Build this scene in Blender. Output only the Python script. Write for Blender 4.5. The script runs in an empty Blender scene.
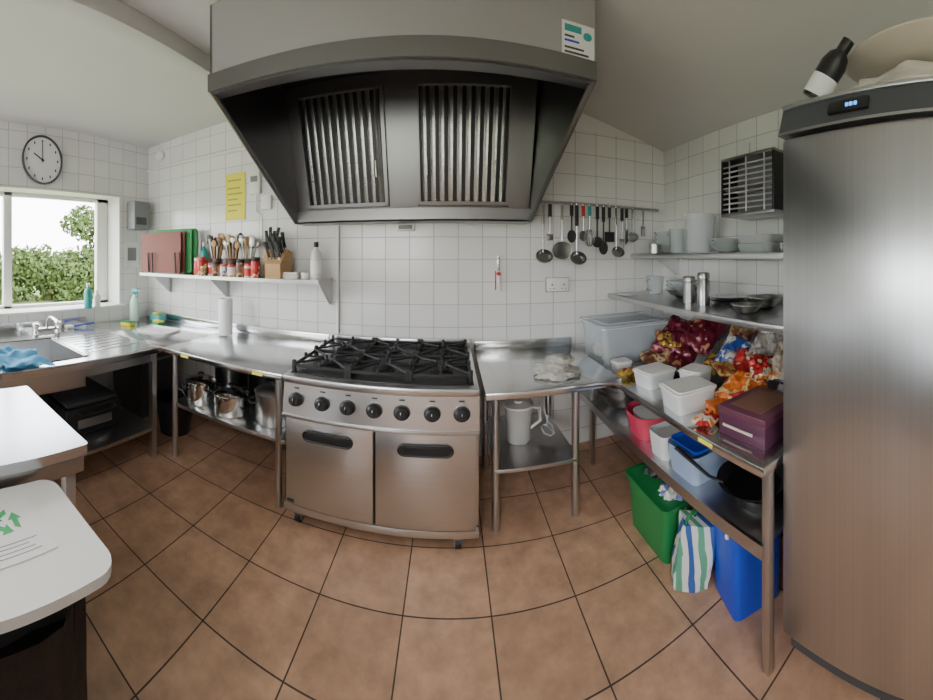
import bpy, bmesh, math, random
from mathutils import Vector, Matrix, Euler, noise
random.seed(7)
SC=bpy.context.scene
PI=math.pi

# ------------------------------------------------------------- materials
MATS={}
def mat(name,col,rough=.5,metal=0.0,spec=.5,trans=0.0,alpha=1.0,nz=0.0,nscale=(8,8,8),bump=0.0,emit=0.0,coat=0.0):
    if name in MATS: return MATS[name]
    m=bpy.data.materials.new(name); m.use_nodes=True
    nt=m.node_tree; b=nt.nodes['Principled BSDF']
    b.inputs['Base Color'].default_value=(*col,1); b.inputs['Roughness'].default_value=rough
    b.inputs['Metallic'].default_value=metal; b.inputs['Specular IOR Level'].default_value=spec
    b.inputs['Transmission Weight'].default_value=trans; b.inputs['Alpha'].default_value=alpha
    b.inputs['Coat Weight'].default_value=coat
    if emit: 
        b.inputs['Emission Color'].default_value=(*col,1); b.inputs['Emission Strength'].default_value=emit
    if nz or bump:
        tc=nt.nodes.new('ShaderNodeTexCoord'); mp=nt.nodes.new('ShaderNodeMapping'); mp.inputs['Scale'].default_value=nscale
        n=nt.nodes.new('ShaderNodeTexNoise'); n.inputs['Scale'].default_value=1; n.inputs['Detail'].default_value=4 if metal<.5 else 1
        nt.links.new(tc.outputs['Object'],mp.inputs[0]); nt.links.new(mp.outputs[0],n.inputs[0])
        if nz:
            r=nt.nodes.new('ShaderNodeMix'); r.data_type='RGBA'
            r.inputs[6].default_value=(*[c*(1-nz) for c in col],1); r.inputs[7].default_value=(*[min(1,c*(1+nz)) for c in col],1)
            nt.links.new(n.outputs[0],r.inputs[0]); nt.links.new(r.outputs[2],b.inputs['Base Color'])
        if bump:
            bp=nt.nodes.new('ShaderNodeBump'); bp.inputs['Strength'].default_value=bump; bp.inputs['Distance'].default_value=.01
            nt.links.new(n.outputs[0],bp.inputs['Height']); nt.links.new(bp.outputs[0],b.inputs['Normal'])
    MATS[name]=m; return m

def tilemat(name,axes,w,h,offx,offy,c1,c2,grout,mort,rough,bump=.4,mottle=0,nsc=6):
    m=bpy.data.materials.new(name); m.use_nodes=True; nt=m.node_tree; b=nt.nodes['Principled BSDF']
    L=nt.links.new
    tc=nt.nodes.new('ShaderNodeTexCoord'); sp=nt.nodes.new('ShaderNodeSeparateXYZ'); cb=nt.nodes.new('ShaderNodeCombineXYZ')
    L(tc.outputs['Object'],sp.inputs[0])
    ax={'x':0,'y':1,'z':2}
    a1=nt.nodes.new('ShaderNodeMath'); a1.inputs[1].default_value=offx; L(sp.outputs[ax[axes[0]]],a1.inputs[0])
    a2=nt.nodes.new('ShaderNodeMath'); a2.inputs[1].default_value=offy; L(sp.outputs[ax[axes[1]]],a2.inputs[0])
    L(a1.outputs[0],cb.inputs[0]); L(a2.outputs[0],cb.inputs[1])
    br=nt.nodes.new('ShaderNodeTexBrick'); br.offset=0; br.squash=1
    br.inputs['Scale'].default_value=1; br.inputs['Brick Width'].default_value=w; br.inputs['Row Height'].default_value=h
    br.inputs['Mortar Size'].default_value=mort; br.inputs['Mortar Smooth'].default_value=.15; br.inputs['Bias'].default_value=0
    br.inputs['Color1'].default_value=(*c1,1); br.inputs['Color2'].default_value=(*c2,1); br.inputs['Mortar'].default_value=(*grout,1)
    L(cb.outputs[0],br.inputs['Vector'])
    last=br.outputs['Color']
    if mottle:
        n=nt.nodes.new('ShaderNodeTexNoise'); n.inputs['Scale'].default_value=nsc; n.inputs['Detail'].default_value=8; n.inputs['Roughness'].default_value=.65; L(tc.outputs['Object'],n.inputs[0])
        mr=nt.nodes.new('ShaderNodeMapRange'); mr.inputs[1].default_value=.3; mr.inputs[2].default_value=.7; mr.inputs[3].default_value=1-mottle; mr.inputs[4].default_value=1+mottle*.6
        L(n.outputs[0],mr.inputs[0])
        mx=nt.nodes.new('ShaderNodeVectorMath'); mx.operation='SCALE'; L(last,mx.inputs[0]); L(mr.outputs[0],mx.inputs['Scale']); last=mx.outputs[0]
    L(last,b.inputs['Base Color'])
    bp=nt.nodes.new('ShaderNodeBump'); bp.invert=True; bp.inputs['Strength'].default_value=bump; bp.inputs['Distance'].default_value=.003
    L(br.outputs['Fac'],bp.inputs['Height']); L(bp.outputs[0],b.inputs['Normal'])
    rr=nt.nodes.new('ShaderNodeMapRange'); rr.inputs[3].default_value=rough; rr.inputs[4].default_value=.8
    L(br.outputs['Fac'],rr.inputs[0]); L(rr.outputs[0],b.inputs['Roughness'])
    return m
def rampmat(name,cols,rough=.5,axis=None,period=.07,scale=14,metal=0.0):
    m=bpy.data.materials.new(name); m.use_nodes=True; nt=m.node_tree; b=nt.nodes['Principled BSDF']; L=nt.links.new
    tc=nt.nodes.new('ShaderNodeTexCoord')
    if axis is not None:
        sp=nt.nodes.new('ShaderNodeSeparateXYZ'); L(tc.outputs['Object'],sp.inputs[0])
        d=nt.nodes.new('ShaderNodeMath'); d.operation='DIVIDE'; d.inputs[1].default_value=period; L(sp.outputs[axis],d.inputs[0])
        f=nt.nodes.new('ShaderNodeMath'); f.operation='FRACT'; L(d.outputs[0],f.inputs[0]); src=f.outputs[0]
    else:
        n=nt.nodes.new('ShaderNodeTexNoise'); n.inputs['Scale'].default_value=scale; n.inputs['Detail'].default_value=2; L(tc.outputs['Object'],n.inputs[0])
        mr=nt.nodes.new('ShaderNodeMapRange'); mr.inputs[1].default_value=.3; mr.inputs[2].default_value=.7; L(n.outputs[0],mr.inputs[0]); src=mr.outputs[0]
    cr=nt.nodes.new('ShaderNodeValToRGB'); cr.color_ramp.interpolation='CONSTANT'
    e=cr.color_ramp.elements; n=len(cols)
    e[0].position=0; e[0].color=(*cols[0],1); e[1].position=1/n; e[1].color=(*cols[1],1)
    for i in range(2,n):
        k=e.new(i/n); k.color=(*cols[i],1)
    L(src,cr.inputs[0]); L(cr.outputs[0],b.inputs['Base Color']); b.inputs['Roughness'].default_value=rough; b.inputs['Metallic'].default_value=metal
    return m

steel=mat('brushed_steel',(.58,.585,.59),.28,1)
steelf=mat('fridge_steel',(.66,.675,.69),.30,1,nz=.08,nscale=(40,130,.5))
steelt=mat('worktop_steel',(.69,.70,.71),.19,1)
steelc=mat('cooker_steel',(.66,.665,.67),.29,1,nz=.04,nscale=(1.5,1.5,90))
hood_m=mat('hood_steel',(.25,.25,.25),.33,1)
hood_p=mat('hood_front_steel',(.47,.47,.465),.42,.7)
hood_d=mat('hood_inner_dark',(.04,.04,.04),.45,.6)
chrome=mat('chrome',(.75,.75,.75),.12,1)
filt=mat('filter_metal',(.66,.66,.66),.22,1)
chromed=mat('dull_metal',(.42,.42,.42),.3,1)
black=mat('black_enamel',(.010,.010,.011),.35)
blackp=mat('black_plastic',(.015,.015,.017),.45)
iron=mat('cast_iron',(.012,.012,.014),.55)
white=mat('white_plastic',(.82,.82,.80),.4)
whitep=mat('white_paint',(.80,.79,.76),.7)
paper=mat('paper_white',(.85,.85,.85),.8)
ceilm=mat('ceiling_plaster',(.68,.67,.64),.85,nz=.03,nscale=(3,3,3))
yellow=mat('yellow_paper',(.85,.78,.10),.8)
grey=mat('grey_plastic',(.24,.25,.26),.5)
dgrey=mat('dark_grey_plastic',(.06,.065,.07),.45)
clear=mat('clear_plastic',(.80,.85,.90),.10,alpha=.30)
glass=mat('glass',(.60,.66,.67),.05,alpha=.38)
wood=mat('beech_wood',(.50,.30,.13),.5,nz=.25,nscale=(6,6,60))
woodd=mat('dark_wood',(.16,.07,.03),.5,nz=.3,nscale=(6,6,60))
red=mat('red_plastic',(.60,.03,.03),.35)
pink=mat('pink_plastic',(.62,.06,.12),.35)
maroon=rampmat('maroon_foil',[(.10,.01,.02),(.16,.015,.03),(.13,.01,.03),(.12,.01,.02),(.45,.20,.10)],.22,scale=9,metal=.2)
orange=rampmat('orange_foil',[(.75,.16,.02),(.80,.22,.03),(.75,.16,.02),(.80,.65,.30),(.55,.03,.02)],.28,scale=14,metal=.1)
foilred=rampmat('red_foil',[(.50,.02,.02),(.60,.04,.03),(.45,.02,.02),(.75,.65,.5),(.65,.2,.03)],.25,scale=14,metal=.1)
brownf=rampmat('brown_foil',[(.10,.035,.02),(.22,.09,.04),(.5,.36,.2),(.12,.04,.02)],.3,scale=16,metal=.1)
goldf=rampmat('gold_foil',[(.50,.30,.05),(.60,.42,.10),(.25,.05,.03),(.5,.33,.06)],.28,scale=14,metal=.3)
bluef=rampmat('blue_foil',[(.03,.08,.35),(.04,.12,.5),(.6,.6,.6),(.03,.08,.35)],.28,scale=12,metal=.2)
whitef=rampmat('white_foil',[(.7,.68,.64),(.75,.73,.7),(.15,.2,.45),(.72,.7,.66),(.6,.1,.06)],.35,scale=14)
blue=mat('blue_plastic',(.012,.07,.62),.35)
blued=mat('blue_cloth',(.08,.32,.55),.85,nz=.2,nscale=(30,30,30),bump=.5)
green=mat('green_plastic',(.015,.22,.06),.4)
greenb=mat('green_board',(.03,.30,.08),.5)
brownb=mat('brown_board',(.24,.07,.055),.5)
yel=mat('yellow_sponge',(.75,.65,.05),.8)
cloth=mat('grey_cloth',(.46,.44,.41),.9,nz=.6,nscale=(50,50,50),bump=.6)
cream=mat('cream_ceramic',(.70,.64,.54),.35,nz=.05)
creamc=mat('cream_cloth',(.62,.57,.50),.8,nz=.2,nscale=(12,12,12),bump=.4)
bagm=mat('black_bin_bag',(.006,.006,.007),.5,spec=.3,bump=.6,nscale=(25,25,9))
purple=mat('purple_card',(.09,.025,.06),.45)
food=mat('pasta_food',(.62,.45,.22),.7,nz=.5,nscale=(40,40,40))
teal=mat('teal_plastic',(.04,.36,.34),.3)
lcd=mat('blue_led',(.1,.4,1),.4,emit=1.6)
grass=mat('grass_field',(.16,.22,.07),.9,nz=.4,nscale=(.6,.6,.6))
leafm=mat('tree_leaves',(.065,.105,.022),.8,nz=.6,nscale=(3,3,3))
hill=mat('distant_hill',(.25,.32,.30),.9)
wallt_b=tilemat('white_tile_back','xz',.154,.166,5.03,.05,(.82,.82,.80),(.77,.77,.76),(.42,.42,.41),.0025,.16)
wallt_s=tilemat('white_tile_side','yz',.154,.166,5.03,.05,(.82,.82,.80),(.77,.77,.76),(.42,.42,.41),.0025,.16)
floort=tilemat('terracotta_tile','xy',.31,.295,3.1+.165,2.95-.035,(.62,.375,.245),(.48,.28,.18),(.07,.05,.04),.0028,.33,.5,.30,9)
bagstripe=rampmat('striped_bag',[(.78,.80,.78),(.04,.13,.42),(.78,.80,.78),(.12,.40,.26)],.5,axis=0,period=.075)

# ------------------------------------------------------------- mesh builder
class O:
    def __init__(s,name): s.name=name; s.bm=bmesh.new(); s.mats=[]
    def mi(s,m):
        if m not in s.mats: s.mats.append(m)
        return s.mats.index(m)
    def join(s,t,m,M=None):
        k=s.mi(m)
        for f in t.faces: f.material_index=k
        if M is not None: bmesh.ops.transform(t,matrix=M,verts=t.verts)
        me=bpy.data.meshes.new('t'); t.to_mesh(me); t.free(); s.bm.from_mesh(me); bpy.data.meshes.remove(me)
    def box(s,x0,x1,y0,y1,z0,z1,m,bev=0,rz=0,rx=0,ry=0):
        t=bmesh.new(); bmesh.ops.create_cube(t,size=1)
        bmesh.ops.transform(t,matrix=Matrix.Diagonal((abs(x1-x0),abs(y1-y0),abs(z1-z0),1)),verts=t.verts)
        if bev: bmesh.ops.bevel(t,geom=t.edges[:]+t.verts[:],offset=bev,segments=2,affect='EDGES',profile=.5)
        s.join(t,m,Matrix.Translation(((x0+x1)/2,(y0+y1)/2,(z0+z1)/2))@Euler((rx,ry,rz)).to_matrix().to_4x4()); return s
    def rbox(s,cx,cy,z0,sx,sy,sz,r,m,rz=0,taper=1.0,seg=5,open_top=False,thick=.003,M=None):
        def ring(sx,sy,r,z):
            pts=[]
            for q,(a,b) in enumerate([(1,1),(-1,1),(-1,-1),(1,-1)]):
                for i in range(seg+1):
                    an=q*PI/2+i*PI/2/seg
                    pts.append((a*(sx/2-r)+r*math.cos(an),b*(sy/2-r)+r*math.sin(an),z))
            return pts
        t=bmesh.new()
        rings=[ring(sx*taper,sy*taper,r*taper,0),ring(sx,sy,r,sz)]
        if open_top:
            rings=[ring(sx*taper,sy*taper,r*taper,0),ring(sx,sy,r,sz),ring(sx-2*thick,sy-2*thick,max(r-thick,.001),sz),ring((sx-2*thick)*taper,(sy-2*thick)*taper,max((r-thick),.001)*taper,thick)]
        V=[[t.verts.new(p) for p in R] for R in rings]
        n=len(V[0])
        for a,b in zip(V[:-1],V[1:]):
            for i in range(n): t.faces.new((a[i],a[(i+1)%n],b[(i+1)%n],b[i]))
        t.faces.new(V[0][::-1]); t.faces.new(V[-1])
        bmesh.ops.recalc_face_normals(t,faces=t.faces[:])
        s.join(t,m,M if M is not None else Matrix.Translation((cx,cy,z0))@Matrix.Rotation(rz,4,'Z')); return s
    def cyl(s,p,q,r,m,r2=None,seg=20,caps=True):
        p=Vector(p);q=Vector(q); d=q-p; L=d.length
        t=bmesh.new(); bmesh.ops.create_cone(t,cap_ends=caps,segments=seg,radius1=r,radius2=r if r2 is None else r2,depth=L)
        s.join(t,m,Matrix.Translation((p+q)/2)@d.to_track_quat('Z','Y').to_matrix().to_4x4()); return s
    def lathe(s,c,prof,m,seg=32,M=None,sx=1,sy=1):
        t=bmesh.new(); R=[]
        for r,z in prof:
            if r<1e-5: R.append([t.verts.new((0,0,z))])
            else: R.append([t.verts.new((r*sx*math.cos(2*PI*i/seg),r*sy*math.sin(2*PI*i/seg),z)) for i in range(seg)])
        for a,b in zip(R[:-1],R[1:]):
            for i in range(seg):
                j=(i+1)%seg
                if len(a)==1 and len(b)==1: continue
                if len(a)==1: t.faces.new((a[0],b[j],b[i]))
                elif len(b)==1: t.faces.new((a[i],a[j],b[0]))
                else: t.faces.new((a[i],a[j],b[j],b[i]))
        bmesh.ops.recalc_face_normals(t,faces=t.faces[:])
        s.join(t,m,Matrix.Translation(c)@(M if M is not None else Matrix.Identity(4))); return s
    def tube(s,pts,r,m,seg=8,closed=False,flat=1.0):
        t=bmesh.new(); P=[Vector(p) for p in pts]; n=len(P); R=[]
        rad=r if isinstance(r,(list,tuple)) else [r]*n
        up=Vector((0,0,1)); prev=None
        for i,p in enumerate(P):
            a=P[(i-1)%n] if (closed or i>0) else p
            b=P[(i+1)%n] if (closed or i<n-1) else p
            d=(b-a).normalized()
            if prev is None:
                u=d.cross(up); 
                if u.length<.1: u=d.cross(Vector((0,1,0)))
                u.normalize()
            else:
                u=(prev-d*prev.dot(d)).normalized()
            prev=u; v=d.cross(u)
            R.append([t.verts.new(p+u*rad[i]*math.cos(2*PI*k/seg)+v*rad[i]*flat*math.sin(2*PI*k/seg)) for k in range(seg)])
        rng=range(n if closed else n-1)
        for i in rng:
            a=R[i];b=R[(i+1)%n]
            for k in range(seg):
                j=(k+1)%seg; t.faces.new((a[k],a[j],b[j],b[k]))
        if not closed: t.faces.new(R[0][::-1]); t.faces.new(R[-1])
        bmesh.ops.recalc_face_normals(t,faces=t.faces[:])
        s.join(t,m); return s
    def prism(s,poly,axis,a0,a1,m):
        t=bmesh.new()
        def mk(u,v,a):
            return {'x':(a,u,v),'y':(u,a,v),'z':(u,v,a)}[axis]
        A=[t.verts.new(mk(u,v,a0)) for u,v in poly]; B=[t.verts.new(mk(u,v,a1)) for u,v in poly]
        n=len(poly)
        for i in range(n): t.faces.new((A[i],A[(i+1)%n],B[(i+1)%n],B[i]))
        t.faces.new(A[::-1]); t.faces.new(B); bmesh.ops.recalc_face_normals(t,faces=t.faces[:])
        s.join(t,m); return s
    def hexa(s,v8,m):
        t=bmesh.new(); V=[t.verts.new(p) for p in v8]
        for f in [(0,1,2,3),(7,6,5,4),(0,4,5,1),(1,5,6,2),(2,6,7,3),(3,7,4,0)]: t.faces.new([V[i] for i in f])
        bmesh.ops.recalc_face_normals(t,faces=t.faces[:]); s.join(t,m); return s
    def blob(s,c,size,m,seed=0,amp=.25,freq=3,rz=0,sub=4,flatbot=True,fine=0.0):
        t=bmesh.new(); bmesh.ops.create_icosphere(t,subdivisions=sub,radius=1)
        for v in t.verts:
            k=1+amp*noise.noise(v.co*freq+Vector((seed*7.1,seed*3.3,seed)))
            if fine: k+=fine*(abs(noise.noise(v.co*freq*2.5+Vector((seed,0,0))))-.2)
            v.co*=k
            if flatbot and v.co.z<-.5: v.co.z=-.5
        bmesh.ops.transform(t,matrix=Matrix.Diagonal((size[0]/2,size[1]/2,size[2]/1.5,1)),verts=t.verts)
        s.join(t,m,Matrix.Translation((c[0],c[1],c[2]+size[2]/3))@Matrix.Rotation(rz,4,'Z')); return s
    def pillow(s,c,L,W,H,m,rot=(0,0,0),seed=0,n=26):
        t=bmesh.new()
        def pt(i,j,sg):
            u=-1+2*i/n; v=-1+2*j/n
            h=H/2*max(0,1-u**4)**.7*max(0,1-v**6)**.6
            q=Vector((u*2.5+seed,v*2.5,seed*1.7+sg))
            k=noise.noise(q)*.5+(.25-abs(noise.noise(q*2.2)))*.6+noise.noise(q*5)*.12
            e=noise.noise(Vector((seed*3,u*1.5,v*1.5)))
            x=u*L/2*(1+.08*noise.noise(Vector((v*2,seed,3)))); y=v*W/2*(1+.10*noise.noise(Vector((u*2,seed,9))))
            return (x,y,sg*h*(1+k)+H*.3*e+.006*math.sin(22*v)*(u*u)**3)
        T=[[t.verts.new(pt(i,j,1)) for j in range(n+1)] for i in range(n+1)]
        B=[[t.verts.new(pt(i,j,-1)) for j in range(n+1)] for i in range(n+1)]
        for i in range(n):
            for j in range(n):
                t.faces.new((T[i][j],T[i+1][j],T[i+1][j+1],T[i][j+1])); t.faces.new((B[i][j],B[i][j+1],B[i+1][j+1],B[i+1][j]))
        bmesh.ops.remove_doubles(t,verts=t.verts[:],dist=.0006)
        s.join(t,m,Matrix.Translation(c)@Euler(rot).to_matrix().to_4x4()); return s
    def sheet(s,fn,nu,nv,m):
        t=bmesh.new(); V=[[t.verts.new(fn(i/nu,j/nv)) for j in range(nv+1)] for i in range(nu+1)]
        for i in range(nu):
            for j in range(nv): t.faces.new((V[i][j],V[i+1][j],V[i+1][j+1],V[i][j+1]))
        s.join(t,m); return s
    def fin(s,origin=True,parent=None,ang=35):
        me=bpy.data.meshes.new(s.name); s.bm.to_mesh(me); s.bm.free()
        for m in s.mats: me.materials.append(m)
        ob=bpy.data.objects.new(s.name,me); bpy.context.collection.objects.link(ob)
        if origin and len(me.vertices):
            xs=[v.co for v in me.vertices]
            c=Vector(((min(v.x for v in xs)+max(v.x for v in xs))/2,(min(v.y for v in xs)+max(v.y for v in xs))/2,min(v.z for v in xs)))
            me.transform(Matrix.Translation(-c)); ob.location=c
        for p in me.polygons: p.use_smooth=True
        me.set_sharp_from_angle(angle=math.radians(ang))
        if parent: 
            ob.parent=parent; ob.matrix_parent_inverse=Matrix.Translation(-Vector(parent.location))
        return ob

RX90=Matrix.Rotation(PI/2,4,'X')     # lathe axis +z -> -y
# ------------------------------------------------------------- room shell
XL,XR,YB,YF=-2.57,1.54,2.2,-2.4
XK,ZK=.42,2.735
def cz(x): return 2.4+(XR-x)*(ZK-2.4)/(XR-XK) if x>XK else ZK-(XK-x)*(ZK-2.68)/(XK-XL)
O('floor').box(XL-.3,XR+.2,YF-.2,YB+.2,-.1,0,floort).fin(False)
ce=O('ceiling')
for a,b_ in ((XL-.3,XK),(XK,XR+.2)):
    ce.hexa([(a,YF-.2,cz(a)),(b_,YF-.2,cz(b_)),(b_,YB+.2,cz(b_)),(a,YB+.2,cz(a)),(a,YF-.2,cz(a)+.1),(b_,YF-.2,cz(b_)+.1),(b_,YB+.2,cz(b_)+.1),(a,YB+.2,cz(a)+.1)],ceilm)
ce.fin(False)
def gable(x0,x1,z0=0): return [(x0,z0),(x1,z0),(x1,cz(x1)+.02)]+([(XK,cz(XK)+.02)] if x0<XK<x1 else [])+[(x0,cz(x0)+.02)]
O('wall_back').prism(gable(XL-.25,XR+.15),'y',YB,YB+.15,wallt_b).fin(False)
O('wall_right').box(XR,XR+.15,YF,YB,0,cz(XR),wallt_s).fin(False)
w=O('wall_front'); a,b_=-2.0,-.4
w.prism(gable(XL-.25,a),'y',YF-.15,YF,whitep).prism(gable(b_,XR+.15),'y',YF-.15,YF,whitep)
w.prism([(a,2.15),(b_,2.15),(b_,cz(b_)+.02),(a,cz(a)+.02)],'y',YF-.15,YF,whitep).box(a,b_,YF-.15,YF,0,.95,whitep); w.fin(False)
w=O('added_fill_window')  # invented rear window in the wall opening, added unseen for even fill light
for x in (a,(a+b_)/2-.025,b_-.05): w.box(x,x+.05,YF-.1,YF-.05,.95,2.15,white,.005)
w.box(a,b_,YF-.1,YF-.05,.95,1.0,white,.005).box(a,b_,YF-.1,YF-.05,2.10,2.15,white,.005); w.fin(False)
O('trim_3').prism([(.50,2.46),(1.33,2.461),(.50,cz(.5)-.002)],'y',YB-.004,YB,whitep).fin(False)
WY0,WY1,WZ0,WZ1=-.3,1.87,.94,2.10
w=O('wall_left')
w.box(XL-.25,XL,YF,YB,0,WZ0,wallt_s).box(XL-.25,XL,YF,YB,WZ1,cz(XL),wallt_s)
w.box(XL-.25,XL,YF,WY0,WZ0,WZ1,wallt_s).box(XL-.25,XL,WY1,YB,WZ0,WZ1,wallt_s)
w.fin(False)
w=O('window_1')
fx0,fx1=XL-.24,XL-.19
w.box(fx0,fx1,WY0,WY1,WZ0,WZ0+.05,white,.006).box(fx0,fx1,WY0,WY1,WZ1-.05,WZ1,white,.006)
for y,ww in ((WY0,.055),(.84,.075),(WY1-.13,.13)): w.box(fx0,fx1,y,y+ww,WZ0,WZ1,white,.006)
w.box(XL-.185,XL+.0,WY1-.012,WY1-.001,WZ0,WZ1,whitep).box(XL-.185,XL,WY0,WY1,WZ1-.012,WZ1-.001,whitep)
w.fin(False)
O('trim_1').box(XL-.18,XL+.03,WY0,WY1+.04,WZ0,WZ0+.022,whitep,.005).fin(False)
O('trim_2').box(-1.27,-1.17,YF,YB,2.60,2.70,ceilm,.004).fin(False)
O('ground').box(-120,XL-.35,-60,80,-.7,-.6,grass).fin(False)
def tree(t,x,y,z0,h,r,n,seed,ls=1.0):
    random.seed(seed); bm=bmesh.new()
    t.tube([(x,y,z0),(x+.1,y,z0+h*.3),(x,y+.1,z0+h*.6)],[.15,.11,.05],woodd)
    cl=[(random.uniform(-.7,.7)*r,random.uniform(-.7,.7)*r,random.uniform(.15,.85)*h,random.uniform(.25,.5)*r) for _ in range(16)]
    for i in range(n):
        c=random.choice(cl); d=Vector((random.gauss(0,1),random.gauss(0,1),random.gauss(0,1))).normalized()*c[3]*random.uniform(.6,1.05)
        p=Vector((x+c[0],y+c[1],z0+c[2]))+d; a=Euler((random.random()*6,random.random()*6,random.random()*6)).to_matrix(); k=random.uniform(.05,.11)*ls
        V=[bm.verts.new(p+a@Vector(q)*k) for q in ((-1,-.6,0),(1,-.6,0),(1,.6,0.2),(-1,.6,.2))]; bm.faces.new(V)
    t.join(bm,leafm)
t=O('tree'); tree(t,-17,11.0,-.6,5.6,2.2,5600,3,1.15); t.fin(False)
t=O('hedge')
for i,(x,y,h_,r) in enumerate(((-13,7.6,2.3,1.7),(-13,5.9,2.2,1.7),(-13.5,4.2,2.0,1.6),(-13.5,2.6,1.7,1.5),(-13.5,1.0,1.5,1.4),(-12.5,6.8,1.8,1.4))): tree(t,x,y,-.6,h_,r,3000,20+i)
t.fin(False)
h=O('distant_hills'); h.sheet(lambda u,v:(-70-10*v,-40+140*u,-2+ (6*v)*(.6+.5*noise.noise(Vector((u*5,0,1))))),40,4,hill).fin(False)

# ------------------------------------------------------------- extractor hood
h=O('extractor_hood')
FL=(-.925,1.13); FR=(.55,1.25)
def fpt(t,dy=0): return (FL[0]+(FR[0]-FL[0])*t, FL[1]+(FR[1]-FL[1])*t+dy)
def panel(z0,z1,y0,y1,m,t0=0,t1=1):
    a=fpt(t0,y0);b_=fpt(t1,y0);c=fpt(t1,y1);d=fpt(t0,y1)
    h.hexa([(*a,z0),(*b_,z0),(*c,z0),(*d,z0),(*a,z1),(*b_,z1),(*c,z1),(*d,z1)],m)
HT=2.69
panel(2.34,HT,0,.012,hood_p)
panel(2.262,2.345,-.015,.02,hood_m)
panel(2.255,2.265,.0,.06,hood_m)
BZ=1.71
def side(x0f,yf,x1b,dx,mm=hood_m):
    pts=[(x0f,yf,HT),(x0f,yf,2.26),(x1b,2.05,BZ),(x1b,2.195,BZ),(x1b,2.195,HT)]
    t=bmesh.new(); A=[t.verts.new(p) for p in pts]; B=[t.verts.new((p[0]+dx,p[1],p[2])) for p in pts]; n=5
    for i in range(n): t.faces.new((A[i],A[(i+1)%n],B[(i+1)%n],B[i]))
    t.faces.new(A[::-1]); t.faces.new(B); bmesh.ops.recalc_face_normals(t,faces=t.faces[:]); h.join(t,mm)
    h.tube([(x0f+dx/2,yf,2.27),(x1b+dx/2,2.05,BZ+.01)],.014,hood_m,seg=8)
side(FL[0],FL[1],-.97,.012); side(FR[0]-.012,FR[1],.47,.012)
h.box(-.97,.48,2.04,2.055,BZ,BZ+.09,hood_m).box(-.97,.48,2.04,2.195,BZ,BZ+.012,hood_m)
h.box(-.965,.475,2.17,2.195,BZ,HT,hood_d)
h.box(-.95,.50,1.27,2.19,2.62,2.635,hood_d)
FT=2.60
def fb(z): return 2.07-(z-1.80)/(FT-1.80)*.22
h.hexa([(-.965,fb(1.8),1.8),(.475,fb(1.8),1.8),(.475,fb(1.8)+.03,1.8),(-.965,fb(1.8)+.03,1.8),(-.965,fb(2.62),2.62),(.475,fb(2.62),2.62),(.475,fb(2.62)+.03,2.62),(-.965,fb(2.62)+.03,2.62)],hood_m)
for (x0,x1) in ((-.875,-.36),(-.19,.345)):
    def q(x,z,dy): return (x,fb(z)+dy,z)
    for (a,b_,c,d) in ((x0,x1,1.815,1.84),(x0,x1,2.53,2.555),(x0,x0+.02,1.815,2.555),(x1-.02,x1,1.815,2.555)):
        h.hexa([q(a,c,-.03),q(b_,c,-.03),q(b_,c,0),q(a,c,0),q(a,d,-.03),q(b_,d,-.03),q(b_,d,0),q(a,d,0)],hood_m)
    h.hexa([q(x0,1.82,-.006),q(x1,1.82,-.006),q(x1,1.82,0),q(x0,1.82,0),q(x0,2.55,-.006),q(x1,2.55,-.006),q(x1,2.55,0),q(x0,2.55,0)],black)
    n=10
    for i in range(n):
        xc=x0+.02+(x1-x0-.04)*(i+.5)/n; hw=(x1-x0)/n*.27
        h.hexa([q(xc-hw,1.84,-.012),q(xc,1.84,-.028),q(xc+hw,1.84,-.012),q(xc,1.84,-.008),q(xc-hw,2.53,-.012),q(xc,2.53,-.028),q(xc+hw,2.53,-.012),q(xc,2.53,-.008)],filt)
    for xx in (x0+.06,x1-.06): h.tube([q(xx,2.1,-.03),q(xx,2.1,-.055),q(xx,2.0,-.055),q(xx,2.0,-.03)],.004,chrome)
h.fin(False)
l=O('hood_label')
def lp(x,z,dy):
    t=(x-FL[0])/(FR[0]-FL[0]); return (x,fpt(t)[1]+dy,z)
def lbox(xa,xb,za,zb,d0,d1,m): l.hexa([lp(xa,za,d0),lp(xb,za,d0),lp(xb,za,d1),lp(xa,za,d1),lp(xa,zb,d0),lp(xb,zb,d0),lp(xb,zb,d1),lp(xa,zb,d1)],m)
lbox(.41,.545,2.347,2.50,-.003,-.0005,paper)
for k,zz in enumerate((2.36,2.38,2.41,2.43)): lbox(.42,.52-.02*k,zz,zz+.009,-.004,-.003,dgrey if k!=2 else blue)
l.lathe(lp(.515,2.45,-.004),[(0,0),(.018,0),(.018,.001),(0,.001)],teal,M=RX90)
lbox(.42,.49,2.455,2.485,-.004,-.003,teal)
l.fin()

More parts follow.
